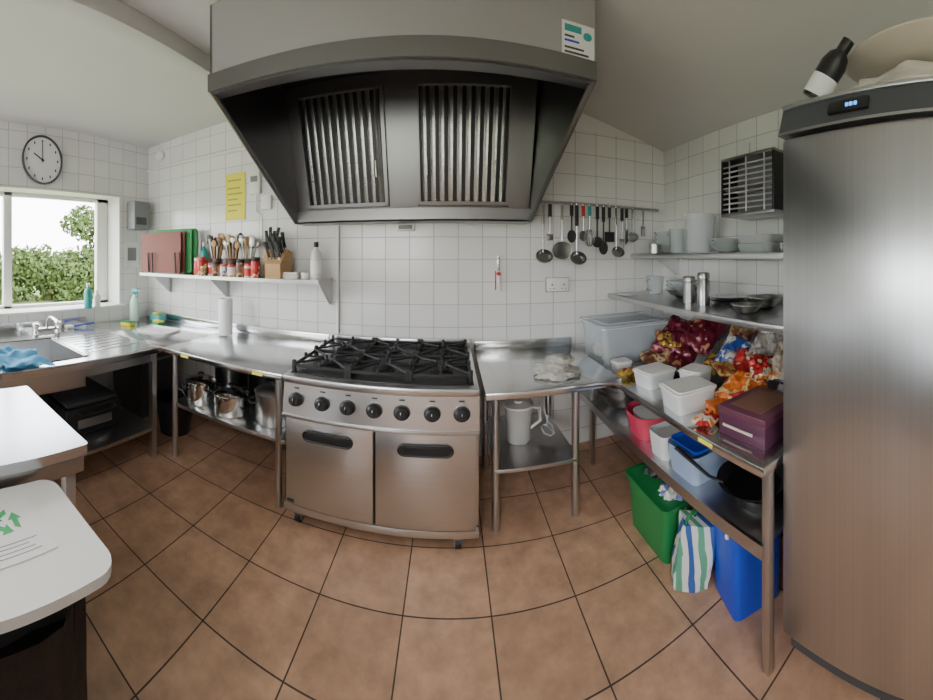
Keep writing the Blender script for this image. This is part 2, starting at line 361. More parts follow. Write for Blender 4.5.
# ------------------------------------------------------------- range cooker
s=O('range_cooker')
x0,x1,yf,yb=-.765,.125,1.485,2.16
s.box(x0,x1,yf+.03,yb,.10,.775,steelc,.004)
s.box(x0,x1,yf-.015,yb,.775,.815,steelc,.008)
s.box(x0+.02,x1-.02,yf+.03,yb-.02,.813,.820,black,.003)
s.box(x0,x1,yb-.02,yb,.8,.875,steelc,.003)
s.hexa([(x0,yf-.01,.605),(x1,yf-.01,.605),(x1,yf+.05,.605),(x0,yf+.05,.605),(x0,yf+.008,.775),(x1,yf+.008,.775),(x1,yf+.05,.775),(x0,yf+.05,.775)],steelc)
s.box(x0,x1,yf-.02,yf+.03,.590,.606,steelc,.003)
tilt=Matrix.Rotation(PI/2-.1,4,'X')
for xk in (-.695,-.565,-.445,-.325,-.205,-.075,.05):
    c=(xk,yf-.002,.69)
    s.lathe(c,[(.038,0),(.038,.004),(0,.004)],chromed,M=tilt,seg=24)
    s.lathe(c,[(.036,.003),(.034,.018),(.028,.024),(.026,.036),(.022,.040),(0,.040)],blackp,M=tilt,seg=24)
    s.box(xk-.004,xk+.004,yf-.048,yf-.035,.672,.712,blackp,.002)
    s.box(xk-.0015,xk+.0015,yf-.0495,yf-.047,.70,.711,white)
    s.box(xk-.012,xk+.012,yf+.0005,yf+.002,.745,.752,dgrey)
for (a,b_) in ((x0+.012,-.332),(-.322,x1-.012)):
    s.box(a,b_,yf,yf+.03,.105,.585,steelc,.005)
    xm=(a+b_)/2
    L,R=.118,.028
    pts=[(L-R+R*math.cos(-PI/2+PI*i/24),R*math.sin(-PI/2+PI*i/24)) for i in range(25)]+[(-L+R+R*math.cos(PI/2+PI*i/24),R*math.sin(PI/2+PI*i/24)) for i in range(25)]
    s.prism([(xm+u,.505+v) for u,v in pts],'y',yf-.006,yf+.004,blackp)
    s.tube([(xm+u*.99,yf-.008,.505+v*.95) for u,v in pts],.005,blackp,closed=True,seg=6)
    s.box(xm-.095,xm+.095,yf-.014,yf-.004,.512,.528,blackp,.004)
s.box(x0+.006,x0+.012,yf+.012,yf+.03,.10,.59,black); s.box(-.332,-.322,yf+.015,yf+.03,.10,.59,black)
s.box(x0,x1,yf+.004,yf+.03,.062,.10,steelc,.003)
s.box(x0,x1,yf+.03,yb,.062,.10,black)
s.box(x0+.02,x0+.055,yf-.003,yf,.12,.135,dgrey)
for cx in (x0+.07,x1-.09):
    for cy in (yf+.03,yb-.1):
        s.box(cx-.02,cx+.02,cy-.02,cy+.02,.05,.07,chromed)
        s.cyl((cx-.013,cy,.030),(cx+.013,cy,.030),.030,blackp)
        for dx in (-.018,.014): s.box(cx+dx,cx+dx+.004,cy-.02,cy+.02,.025,.06,chromed)
for i in range(3):
    for j in range(2):
        gw=(x1-x0-.05)/3; gd=(yb-yf-.09)/2
        gx=x0+.025+gw*(i+.5); gy=yf+.045+gd*(j+.5); z=.865
        s.lathe((gx,gy,.818),[(.055,0),(.055,.012),(.04,.018),(.04,.026),(.028,.032),(0,.033)],iron,seg=24)
        a=gw/2-.008; b_=gd/2-.006
        for (p,q) in (((-a,-b_),(a,-b_)),((a,-b_),(a,b_)),((a,b_),(-a,b_)),((-a,b_),(-a,-b_))):
            s.box(gx+min(p[0],q[0])-.006,gx+max(p[0],q[0])+.006,gy+min(p[1],q[1])-.006,gy+max(p[1],q[1])+.006,z-.02,z-.002,iron,.003)
        for an in range(8):
            th=an*PI/4; R0=.035; R1=min(a/abs(math.cos(th)) if abs(math.cos(th))>.01 else 9,b_/abs(math.sin(th)) if abs(math.sin(th))>.01 else 9)
            p=Vector((gx+R0*math.cos(th),gy+R0*math.sin(th),z+.004)); q=Vector((gx+R1*math.cos(th),gy+R1*math.sin(th),z-.004))
            s.tube([p+Vector((0,0,-.012)),p,q],.0065,iron,seg=6)
        for (u,v) in ((-a,-b_),(a,-b_),(a,b_),(-a,b_)):
            s.box(gx+u-.009,gx+u+.009,gy+v-.009,gy+v+.009,.817,z+.018,iron,.003)
        for (u,v) in ((0,-b_),(0,b_),(-a,0),(a,0)):
            s.box(gx+u-.007,gx+u+.007,gy+v-.007,gy+v+.007,z-.01,z+.018,iron,.002)
s.fin()

# ------------------------------------------------------------- left steel bench on back wall
s=O('steel_worktop')
s.box(-1.615,-.78,1.5,2.18,.765,.80,steelt,.006).box(-2.56,-1.615,1.5,2.18,.765,.80,steelt,.006)
s.box(-2.56,-.78,2.165,2.185,.79,.87,steelt,.004)
s.box(-1.58,-.79,1.55,2.15,.375,.40,steel,.004)
for x in (-1.56,-.83):
    for y in (1.56,2.12): s.cyl((x,y,0),(x,y,.77),.018,steel)
for x in (-1.45,-.95): s.box(x,x+.06,1.496,1.4985,.772,.79,yellow)
s.fin()
# ------------------------------------------------------------- sink unit
s=O('sink_unit')
z0,z1=.765,.80
bx0,bx1,by0,by1=-2.22,-1.74,.42,1.02
s.box(XL+.01,-1.62,-.4,by0,z0,z1,steelt).box(XL+.01,-1.62,by1,1.495,z0,z1,steelt)
s.box(XL+.01,bx0,by0,by1,z0,z1,steelt).box(bx1,-1.62,by0,by1,z0,z1,steelt)
s.box(bx0,bx0+.006,by0,by1,.60,z1-.002,steel).box(bx1-.006,bx1,by0,by1,.60,z1-.002,steel)
s.box(bx0,bx1,by0,by0+.006,.60,z1-.002,steel).box(bx0,bx1,by1-.006,by1,.60,z1-.002,steel).box(bx0,bx1,by0,by1,.595,.602,steel)
s.tube([(bx0-.01,by0-.01,z1+.002),(bx1+.01,by0-.01,z1+.002),(bx1+.01,by1+.01,z1+.002),(bx0-.01,by1+.01,z1+.002)],.006,chrome,closed=True)
s.tube([(-1.63,-.4,z1+.002),(-1.63,1.49,z1+.002)],.008,steelt)
for i in range(7): s.box(bx0+.02+i*.065,bx0+.035+i*.065,1.08,1.44,z1-.001,z1+.003,steelt,.001)
s.box(XL+.005,XL+.02,-.4,1.495,.79,.87,steelt)
s.lathe(((bx0+bx1)/2,(by0+by1)/2,.602),[(.035,0),(.035,.003),(.02,.004),(0,.001)],chrome)
for x in (-1.66,-2.45):
    for y in (-.3,1.46): s.box(x-.018,x+.018,y-.018,y+.018,0,.77,steel)
s.box(-2.5,-1.64,-.35,1.47,.20,.225,steel,.003)
s.box(-1.68,-1.65,-.35,1.47,.70,.76,steel)
s.fin()
t=O('mixer_tap')
tx,ty=-2.38,1.06
for d in (-.09,.09):
    t.lathe((tx,ty+d,.801),[(.026,0),(.024,.02),(.018,.03),(.018,.05),(.026,.055),(.028,.085),(.016,.095),(0,.097)],chrome)
t.tube([(tx,ty-.09,.835),(tx,ty+.09,.835)],.016,chrome)
t.tube([(tx,ty,.83),(tx,ty,.90),(tx+.02,ty,.935),(tx+.08,ty,.95),(tx+.17,ty,.935),(tx+.20,ty,.915),(tx+.205,ty,.89)],.013,chrome,seg=10)
t.fin()
c=O('dishcloth')
c.sheet(lambda u,v:(-1.98+.34*u+.02*math.sin(8*v),.50+.26*v+.02*math.sin(9*u),.820+.05*abs(noise.noise(Vector((u*3,v*3,2))))+.010*math.sin(14*u+5*v)),24,18,blued)
ob=c.fin(ang=80); sm=ob.modifiers.new('th','SOLIDIFY'); sm.thickness=.004
s=O('scrubbing_brush'); s.tube([(-2.46,1.30,.815),(-2.44,1.42,.83),(-2.43,1.50,.835)],[.012,.008,.01],blue); s.box(-2.49,-2.43,1.26,1.32,.802,.83,white,.006); s.fin()

# ------------------------------------------------------------- foreground table, bin
s=O('steel_table')
s.rbox(-1.185,-.02,.765,.53,1.14,.035,.01,mat('table_top_steel',(.58,.61,.67),.26,1))
s.box(-1.44,-.93,-.58,.54,.70,.765,chromed,.003)
for x in (-1.41,-.96):
    for y in (-.55,.50): s.box(x-.018,x+.018,y-.018,y+.018,0,.70,steel,.003)
s.box(-1.43,-.94,-.57,.52,.18,.20,steel,.003)
s.fin()
s=O('recycling_bin')
s.rbox(-.743,.135,.710,.33,.57,.025,.045,white)
s.rbox(-.743,.135,.700,.315,.55,.012,.04,white)
t=bmesh.new(); bmesh.ops.create_cube(t,size=1); bmesh.ops.bevel(t,geom=t.edges[:],offset=.12,segments=3,affect='EDGES'); bmesh.ops.subdivide_edges(t,edges=t.edges[:],cuts=5,use_grid_fill=True)
for v in t.verts:
    an=math.atan2(v.co.y,v.co.x)
    k=1+.05*noise.noise(v.co*7)+.2*noise.noise(Vector((math.cos(an)*5,math.sin(an)*5,v.co.z*1.5)))
    v.co.x*=k*.28; v.co.y*=k*.53; v.co.x*=(.95+.12*v.co.z); v.co.z=v.co.z*.69+.348
s.join(t,bagm,Matrix.Translation((-.755,.12,.002)))
s.fin(ang=60)
E=bpy.data.objects.new('recycling_sign',None); bpy.context.collection.objects.link(E); E.location=(-.752,.225,.7355)
s=O('paper'); s.box(-.845,-.675,.105,.325,.7355,.7368,paper,rz=.06); s.fin(False,E)
s=O('recycle_symbol')
gm=mat('sign_green',(.05,.45,.15),.6)
cx,cy=-.79,.245
for k in range(3):
    a=k*2*PI/3+PI/2
    def rp(u,v): 
        u*=1.5; v*=1.5
        return (cx+u*math.cos(a)-v*math.sin(a),cy+u*math.sin(a)+v*math.cos(a))
    s.prism([rp(.020,-.018),rp(.020,.002),rp(.027,.002),rp(.0155,.017),rp(.004,.002),rp(.011,.002),rp(.011,-.013)],'z',.737,.7374,gm)
s.fin(False,E)
for k in range(4):
    s=O('text_line'); x=-.725+k*.0105
    s.box(x,x+.002,.135+.01*(k%3),.30-.012*((k*2)%3),.737,.7373,grey,rz=.06); s.fin(False,E)

# ------------------------------------------------------------- small table right of cooker
s=O('prep_table')
s.box(.15,.785,1.47,2.18,.755,.79,steelt,.006).box(.15,.785,2.165,2.185,.78,.85,steelt,.003)
for x in (.21,.60):
    for y in (1.60,2.08): s.cyl((x,y,0),(x,y,.76),.019,steel)
    s.box(x-.012,x+.012,1.6,2.08,.70,.755,steel)
s.box(.20,.61,1.58,2.10,.31,.33,steel,.003)
s.fin()
s=O('tea_towel_pile')
s.blob((.52,1.63,.792),(.22,.18,.05),cloth,1,.2,3,fine=.3).blob((.50,1.64,.826),(.17,.15,.045),cloth,2,.3,3,fine=.3).blob((.54,1.66,.856),(.13,.13,.035),mat('pale_cloth',(.52,.50,.46),.9,nz=.3,nscale=(40,40,40),bump=.5),4,.4,4,fine=.3)
s.fin(ang=80)
s=O('measuring_jug')
s.lathe((.36,1.82,.332),[(0,0),(.055,0),(.062,.01),(.072,.20),(.078,.215),(.074,.215),(.066,.19),(.057,.012),(0,.012)],mat('frosted_plastic',(.8,.8,.78),.3,alpha=.6))
s.tube([(.43,1.82,.53),(.475,1.82,.52),(.48,1.82,.44),(.425,1.82,.40)],.009,white)
s.lathe((.36,1.82,.548),[(.079,0),(.079,.012),(.02,.02),(.02,.03),(0,.03)],white)
s.fin()
s=O('power_cable'); pts=[(.53+.03*math.cos(a*.9),1.85+.08*math.sin(a*.9),.337+.005*a) for a in range(9)]+[(.53,1.95,.46),(.50,2.05,.60),(.44,2.12,.70)]
s.tube(pts,.004,white); s.fin()

# ------------------------------------------------------------- right bench
s=O('steel_shelving_bench')
X0,X1,Y0,Y1=.80,1.525,.64,2.17
s.box(X0,X1,Y0,Y1,.705,.74,steelt,.005)
s.box(X0+.02,X1,Y0+.02,Y1-.02,.43,.45,steel,.004).box(X0+.018,X0+.03,Y0+.02,Y1-.02,.40,.45,steel)
for x,yy in ((X0+.04,(Y0+.014,1.95)),(X1-.04,(Y0+.03,Y1-.04))):
    for y in yy: s.box(x-.014,x+.014,y-.014,y+.014,0,.71,steel,.002)
s.box(X0-.002,X0-.0005,.86,.93,.715,.732,yellow)
s.fin()
for nm,xx,z,th in (('wall_shelf',1.05,1.165,.03),('upper_wall_shelf',1.23,1.485,.03)):
    s=O(nm); s.box(xx,1.535,.66,2.17,z,z+.004,steel).box(xx,xx+.006,.66,2.17,z-th,z+.004,steel,.001)
    s.box(xx,1.535,.66,.666,z-th,z,steel)
    for y in (.75,2.0):
        s.prism([(xx+.05,z),(1.535,z),(1.535,z-.17),(1.51,z-.17)],'y',y,y+.006,steel)
    s.fin()
s=O('utensil_wall_shelf'); s.box(-2.36,-.76,1.93,2.185,1.298,1.302,steel).box(-2.36,-.76,1.925,1.931,1.275,1.302,steel)
for x in (-2.25,-1.62,-.78):
    s.prism([(1.95,1.298),(2.195,1.298),(2.195,1.10),(2.17,1.10)],'x',x,x+.006,steel); s.box(x-.012,x+.018,2.185,2.197,1.09,1.3,steel)
s.fin()
SZ=1.302
s=O('chopping_board_rack')
for k,(m,w_,hh) in enumerate(((brownb,.40,.38),(brownb,.38,.39),(greenb,.42,.41),(greenb,.42,.42),(white,.40,.40))):
    y=1.975+k*.035; x=-2.14+k*.022
    s.rbox(0,0,0,w_,hh,.012,.02,m,M=Matrix.Translation((x,y,SZ+.01+hh/2))@Matrix.Rotation(.2,4,'Z')@Matrix.Rotation(PI/2,4,'X'))
s.tube([(-2.3,1.95,SZ+.006),(-1.92,2.02,SZ+.006),(-1.92,2.17,SZ+.006),(-2.3,2.12,SZ+.006)],.004,chrome,closed=True)
for x in (-2.25,-1.98):
    s.tube([(x,1.935+.05*(x>-2.1),SZ+.006),(x,1.925+.05*(x>-2.1),SZ+.2),(x+.05,1.93+.05*(x>-2.1),SZ+.2),(x+.05,1.935+.05*(x>-2.1),SZ+.006)],.006,blackp)
s.fin()
def bottle(name,x,y,z,r,h,mb,mc,neck=.35,lab=None):
    s=O(name); s.lathe((x,y,z),[(0,0),(r*.95,0),(r,.006),(r,h*.62),(r*.85,h*.72),(r*neck,h*.82),(r*neck,h*.9),(0,h*.9)],mb,seg=20)
    s.lathe((x,y,z),[(r*neck*1.25,h*.86),(r*neck*1.25,h),(0,h)],mc,seg=16)
    if lab: s.lathe((x,y,z),[(r*1.01,h*.15),(r*1.01,h*.5)],lab,seg=20)
    return s.fin()
def jar(name,x,y,z,r,h,mb,ml,lab=None):
    s=O(name); s.lathe((x,y,z),[(0,0),(r*.95,0),(r,.005),(r,h*.78),(r*.9,h*.84),(0,h*.84)],mb,seg=20)
    s.lathe((x,y,z),[(r*.92,h*.82),(r*.95,h*.83),(r*.95,h),(0,h)],ml,seg=20)
    if lab: s.lathe((x,y,z),[(r*1.015,h*.12),(r*1.015,h*.65)],lab,seg=20)
    return s.fin()
bottle('washing_up_bottle',-1.815,2.14,SZ,.033,.30,teal,white)
for i,(x,y,r,h_,m,ml,lb) in enumerate([(-1.77,2.02,.033,.15,red,white,None),(-1.70,1.98,.038,.16,foilred,red,None),(-1.62,2.0,.03,.11,white,red,red),(-1.555,1.97,.036,.12,brownf,blackp,None),
   (-1.48,1.97,.033,.10,whitef,red,None),(-1.41,1.97,.036,.12,foilred,blackp,cream),(-1.345,1.97,.03,.14,brownf,blackp,None),(-1.28,1.97,.028,.11,cream,red,red),(-1.22,1.965,.032,.16,foilred,blackp,None),(-1.66,1.955,.022,.08,brownf,yellow,None)]):
    jar('spice_jar',x,y,SZ,r,h_,m,ml,lb)
def upot(name,x,y,m,n,seed):
    random.seed(seed); s=O(name)
    s.lathe((x,y,SZ),[(0,0),(.05,0),(.055,.14),(.057,.145),(.051,.145),(.047,.01),(0,.01)],m)
    for i in range(n):
        a=2*PI*i/n; d=Vector((.03*math.cos(a),.02*math.sin(a),0)); b0=Vector((x,y,SZ+.02))+d*.5; tp=Vector((x,y,SZ+.22+random.random()*.09))+d*1.9
        mm=random.choice((wood,woodd,woodd,chromed,blackp)); s.tube([b0,tp],.006,mm,seg=6)
        e=tp+(tp-b0).normalized()*.03
        k=random.choice((0,1,2))
        if k==0: s.lathe(e,[(0,-.035),(.018,-.025),(.027,0),(.02,.025),(0,.035)],mm,seg=12,sy=.3)
        elif k==1: s.box(e.x-.02,e.x+.02,e.y-.003,e.y+.003,e.z-.03,e.z+.05,mm,.002)
        else: s.tube([tp,e+Vector((0,0,.02))],[.008,.014],mm,seg=8)
    s.fin()
upot('utensil_pot',-1.66,2.10,chromed,9,2); upot('utensil_pot',-1.50,2.10,woodd,11,5); upot('utensil_pot',-1.36,2.10,chromed,8,8)
s=O('knife_block')
kx,ky=-1.09,2.05
s.prism([(ky-.09,SZ),(ky+.09,SZ),(ky+.09,SZ+.20),(ky+.02,SZ+.22),(ky-.09,SZ+.11)],'x',kx-.055,kx+.055,wood)
for i in range(3):
    for j in range(3):
        px=kx-.035+.035*i; f=j/2; p=Vector((px,ky-.06+.08*f,SZ+.14+.075*f)); d=Vector((.06*(i-1)-.08,-.28,1)).normalized()
        s.tube([p,p+d*.02],.009,chrome,seg=6,flat=.5); s.tube([p+d*.02,p+d*.07,p+d*.14],[.014,.012,.015],blackp,seg=8,flat=.6)
s.fin()
s=O('wooden_knife_rack'); s.box(-1.215,-1.165,2.06,2.17,SZ,SZ+.22,wood,.004) 
for i in range(4): s.tube([(-1.19,2.08+.025*i,SZ+.22),(-1.20+.02*i,2.07+.025*i,SZ+.37+.03*(i%2))],.012,blackp,seg=8)
s.fin()
bottle('spray_oil_bottle',-.82,2.04,SZ,.036,.27,mat('pale_plastic',(.75,.74,.70),.3),blackp,lab=paper)
s=O('sauce_cup'); s.lathe((-.89,2.03,SZ),[(0,0),(.025,0),(.030,.045),(.028,.045),(.023,.004),(0,.004)],white).fin()
s=O('butter_dish'); s.rbox(-.98,2.02,SZ,.11,.07,.035,.01,cream).rbox(-.98,2.02,SZ+.0352,.1,.06,.012,.01,white).fin()

# wall fittings
npm=mat('notice_print',(.45,.40,.08),.8)
s=O('yellow_notice').box(-1.635,-1.455,2.192,2.198,1.79,2.21,yellow)
for k,(zz,xe) in enumerate(((2.14,-1.49),(2.07,-1.50),(2.02,-1.48),(1.97,-1.52),(1.92,-1.49),(1.87,-1.53))): s.box(-1.615,xe,2.190,2.1925,zz,zz+.013,npm)
s.fin()
s=O('thermostat_box'); s.box(-1.40,-1.31,2.16,2.198,2.0,2.20,white,.006).box(-1.385,-1.325,2.155,2.162,2.1,2.15,grey,.003)
s.box(-1.30,-1.22,2.17,2.198,1.86,1.98,white,.006).tube([(-1.35,2.185,2.0),(-1.35,2.185,1.85),(-1.30,2.185,1.80),(-1.30,2.185,1.45)],.005,white).fin()
s=O('conduit_pipe'); s.tube([(-2.56,2.185,2.42),(-1.8,2.185,2.41),(-.98,2.185,2.40)],.014,whitep).fin()
s=O('cable_trunking'); s.tube([(-.725,2.187,1.70),(-.725,2.187,.88)],.010,whitep).fin()
s=O('junction_box'); s.box(-.335,-.22,2.165,2.198,1.655,1.705,white,.006).box(-.32,-.235,2.16,2.166,1.665,1.695,grey,.002).fin()
s=O('wall_socket'); s.box(.62,.77,2.18,2.198,1.20,1.30,white,.004).box(.615,.775,2.192,2.1985,1.195,1.305,grey)
for x in (.655,.735):
    s.box(x-.004,x+.004,2.178,2.181,1.245,1.258,dgrey).box(x-.016,x-.008,2.178,2.181,1.22,1.225,dgrey).box(x+.008,x+.016,2.178,2.181,1.22,1.225,dgrey).box(x-.006,x+.006,2.176,2.181,1.27,1.283,white,.001)
s.fin()
s=O('paring_knife_holder'); s.tube([(.305,2.185,1.21),(.305,2.185,1.33),(.30,2.185,1.36)],[.014,.016,.012],white,flat=.6)
s.box(.296,.312,2.182,2.19,1.36,1.47,chrome,.002).cyl((.305,2.172,1.34),(.305,2.198,1.34),.014,red).tube([(.286,2.18,1.22),(.286,2.18,1.36)],.004,red); s.fin()
s=O('smoke_alarm'); s.lathe((-2.38,2.197,2.55),[(.05,0),(.05,.02),(.035,.035),(0,.037)],white,M=RX90).fin()
s=O('wall_clock')
MY=Matrix.Rotation(PI/2,4,'Y')
cy_,cz_=1.10,2.36
s.lathe((XL+.002,cy_,cz_),[(0,0),(.20,0),(.205,.02),(.197,.032),(.19,.03),(.187,.012)],dgrey,M=MY,seg=48,sx=1.12,sy=.86)
s.lathe((XL+.002,cy_,cz_),[(.189,.012),(0,.012)],paper,M=MY,seg=48,sx=1.12,sy=.86)
for k in range(12):
    a=k*PI/6; r=.155; yy=cy_+r*.86*math.sin(a); zz=cz_+r*1.12*math.cos(a)
    s.box(XL+.013,XL+.016,yy-.005,yy+.005,zz-.012,zz+.012,black)
def hand(a,L,w_):
    d=Vector((0,math.sin(a)*.86,math.cos(a)*1.12)); s.tube([Vector((XL+.018,cy_,cz_))-d*.02,Vector((XL+.018,cy_,cz_))+d*L],w_,black,seg=6)
hand(0.0,.14,.0035); hand(-1.05,.10,.005)
s.lathe((XL+.012,cy_,cz_),[(0,.012),(.01,.01),(.01,0)],black,M=MY)
s.fin()
s=O('paper_towel_dispenser'); s.box(XL+.002,XL+.12,1.94,2.12,1.75,2.05,grey,.012).box(XL+.118,XL+.122,1.96,2.08,1.80,1.88,dgrey,.002).fin()
O('wall_notice').box(XL+.001,XL+.004,1.92,2.08,1.35,1.62,paper).box(XL+.004,XL+.005,1.95,2.05,1.42,1.56,grey).fin()
bottle('soap_bottle',XL+.05,1.50,.962,.035,.24,teal,white); bottle('hand_soap_bottle',XL+.03,1.60,.962,.03,.17,white,white)
s=O('spray_bottle')
sx,sy_,sz=-2.44,1.93,.801
s.lathe((sx,sy_,sz),[(0,0),(.048,0),(.052,.01),(.052,.17),(.038,.22),(.018,.26),(.018,.28),(0,.28)],mat('pale_green_bottle',(.55,.72,.62),.2,alpha=.8),sy=.7)
s.box(sx-.03,sx+.06,sy_-.015,sy_+.015,sz+.295,sz+.33,teal,.006).cyl((sx,sy_,sz+.275),(sx,sy_,sz+.30),.02,teal).tube([(sx+.03,sy_,sz+.30),(sx+.045,sy_,sz+.26),(sx+.03,sy_,sz+.24)],.005,teal)
s.cyl((sx+.06,sy_,sz+.313),(sx+.075,sy_,sz+.313),.009,white)
s.fin()
O('sponge').box(-2.36,-2.26,1.72,1.79,.801,.831,yel,.006,rz=.3).box(-2.36,-2.26,1.72,1.79,.832,.842,green,.003,rz=.3).fin()
O('sponge').box(-2.22,-2.12,1.94,2.0,.801,.83,greenb,.006,rz=-.2).box(-2.22,-2.12,1.94,2.0,.831,.842,yel,.003,rz=-.2).fin()
O('cleaning_cloth_box').box(-2.36,-2.24,2.04,2.12,.801,.87,mat('box_teal',(.1,.4,.4),.6),.003).box(-2.33,-2.27,2.05,2.11,.871,.895,yel,.008).fin()
s=O('paper_towel_roll'); s.lathe((-1.53,2.05,.802),[(.018,0),(.05,0),(.052,.005),(.052,.30),(.05,.305),(.018,.305),(.018,0)],paper).fin()
s=O('serving_tray'); s.rbox(-1.98,1.80,.802,.30,.22,.018,.03,white,rz=.2,taper=.92,open_top=True).fin()
def pot(name,x,y,z,r,h_,m=chrome,lid=True,handle='loop',ang=0):
    s=O(name)
    s.lathe((x,y,z),[(0,0),(r*.95,0),(r,.01),(r,h_),(r+.005,h_+.003),(r-.004,h_+.003),(r-.006,.01),(0,.008)],m)
    if lid:
        s.lathe((x,y,z+h_+.003),[(r+.003,0),(r*.9,.012),(r*.3,.028),(0,.03)],m); s.lathe((x,y,z+h_+.03),[(.008,0),(.008,.012),(.02,.018),(.018,.028),(0,.03)],blackp)
    if handle=='loop':
        for sg in (0,PI):
            a=ang+sg; c=Vector((x,y,z+h_*.75)); d=Vector((math.cos(a),math.sin(a),0)); e=Vector((-d.y,d.x,0))
            s.tube([c+d*r+e*.035,c+d*(r+.035)+e*.03,c+d*(r+.035)-e*.03,c+d*r-e*.035],.006,blackp)
    else:
        d=Vector((math.cos(ang),math.sin(ang),0)); c=Vector((x,y,z+h_*.8)); s.tube([c+d*(r-.003),c+d*(r+.04),c+d*(r+.18)],[.008,.008,.013],blackp,flat=.6)
    return s.fin()
pz=.401
pot('saucepan',-1.45,1.68,pz,.095,.15,ang=-2.0); pot('saucepan',-1.21,1.68,pz,.105,.13,ang=0.4)
pot('stock_pot',-.94,1.72,pz,.11,.19,m=chromed,ang=.8); pot('stock_pot',-1.42,1.98,pz,.12,.23,ang=.2,m=chromed); pot('stock_pot',-1.14,1.98,pz,.12,.22,m=black,ang=0); pot('stock_pot',-.90,2.01,pz,.09,.26,m=black,ang=1.5)
s=O('deep_fat_fryer')
s.box(-2.25,-1.80,.92,1.32,.226,.42,blackp,.015).box(-2.23,-1.82,.94,1.30,.42,.45,dgrey,.01).box(-1.798,-1.79,1.0,1.24,.28,.34,chromed,.004)
s.tube([(-1.80,1.0,.40),(-1.75,1.0,.40),(-1.75,1.24,.40),(-1.80,1.24,.40)],.008,blackp)
s.fin()
s=O('plastic_crate'); s.rbox(-2.05,.55,.226,.40,.45,.26,.03,dgrey,taper=.9,open_top=True,thick=.006)
for k in range(4): s.box(-1.86,-1.846,.4+.09*k,.44+.09*k,.33,.44,black)
s.fin()
s=O('bucket'); s.lathe((-1.80,1.80,.0),[(0,0),(.11,0),(.14,.28),(.15,.285),(.143,.285),(.105,.01),(0,.01)],blackp).tube([(-1.94,1.80,.28),(-1.90,1.77,.37),(-1.80,1.75,.40),(-1.70,1.77,.37),(-1.66,1.80,.28)],.004,chrome).fin()
s=O('storage_box'); s.rbox(-2.27,1.90,.0,.4,.4,.50,.02,dgrey,taper=.92).rbox(-2.27,1.90,.502,.42,.42,.025,.02,grey).fin()

# ------------------------------------------------------------- fridge
s=O('upright_fridge')
FX=.87
s.box(FX+.055,1.50,-.12,.62,.10,2.0,steelf,.006)
s.box(FX,FX+.05,-.12,.625,.125,1.885,steelf,.012)
s.box(FX+.045,FX+.06,-.11,.615,.13,1.88,dgrey)
s.hexa([(FX-.012,-.12,1.90),(FX+.06,-.12,1.90),(FX+.06,.628,1.90),(FX-.012,.628,1.90),(FX+.012,-.12,1.992),(FX+.06,-.12,1.992),(FX+.06,.628,1.992),(FX+.012,.628,1.992)],dgrey)
s.box(FX+.005,1.50,-.12,.628,1.992,2.008,steelf,.004)
s.box(FX-.014,FX+.03,-.12,.63,1.893,1.902,chromed)
s.box(FX-.012,FX+.02,.34,.46,1.925,1.968,black,.002,ry=.25)
for yy in (.375,.388,.40): s.box(FX-.0165,FX-.010,yy-.004,yy+.004,1.942,1.953,lcd)
s.lathe((FX-.003,.14,1.945),[(.014,0),(.014,.006),(0,.007)],chrome,M=Matrix.Rotation(-PI/2,4,'Y'))
s.box(FX+.03,1.49,-.11,.61,.06,.10,dgrey)
for x in (FX+.1,1.42):
    for y in (-.05,.55): s.cyl((x,y,0),(x,y,.062),.025,chromed)
s.fin()
s=O('serving_platter')
s.lathe((1.10,.20,2.155),[(0,.0),(.12,.0),(.16,.010),(.22,.035),(.245,.050),(.243,.057),(.235,.053),(.21,.041),(.155,.017),(.12,.008),(0,.008)],cream,M=Matrix.Rotation(-.04,4,'X')@Matrix.Rotation(-.06,4,'Y'),sx=.82,sy=1.25,seg=48)
s.fin()
s=O('folded_cloth'); s.blob((1.08,.19,2.010),(.36,.66,.105),creamc,3,.3,2,fine=.25); s.fin(ang=80)
bp=O('wine_bottle'); MB=Matrix.Rotation(.62,4,'X')
prb=[(0,0),(.036,0),(.040,.01),(.040,.12),(.032,.15),(.019,.165),(.019,.205),(0,.205)]
bp.lathe((.925,.545,2.034),prb,black,M=MB,seg=24)
bp.lathe((.925,.545,2.034),[(.0405,.01),(.0405,.075)],paper,M=MB,seg=24)
bp.fin()

# ------------------------------------------------------------- items on right bench top
BZ2=.741
s=O('clear_storage_box')
bx,by=1.06,1.94
cbx=mat('clear_box_plastic',(.70,.78,.85),.10,alpha=.34)
s.rbox(bx,by,BZ2,.46,.34,.25,.03,cbx,taper=.9,open_top=True)
s.rbox(bx,by,BZ2+.25,.49,.37,.02,.03,cbx).rbox(bx,by,BZ2+.268,.42,.30,.012,.03,cbx)
s.tube([(bx-.235,by-.175,BZ2+.25),(bx+.235,by-.175,BZ2+.25),(bx+.235,by+.175,BZ2+.25),(bx-.235,by+.175,BZ2+.25)],.005,white,closed=True)
for k in range(8): s.blob((bx-.13+.085*(k%4),by-.07+.13*(k//4),BZ2+.012),(.11,.12,.09),(chromed,bluef,paper,chromed,food,whitef,cloth,brownf)[k],k,.3,3,fine=.4)
s.fin(ang=60)
def tub(name,x,y,z,sx,sy,sz,m,ml,rz=0):
    s=O(name); s.rbox(x,y,z,sx,sy,sz,.02,m,rz=rz,taper=.88); s.rbox(x,y,z+sz,sx*1.05,sy*1.05,.010,.022,ml,rz=rz); s.rbox(x,y,z+sz+.010,sx*.92,sy*.92,.006,.02,ml,rz=rz); return s.fin()
tw=mat('translucent_white',(.70,.73,.74),.35)
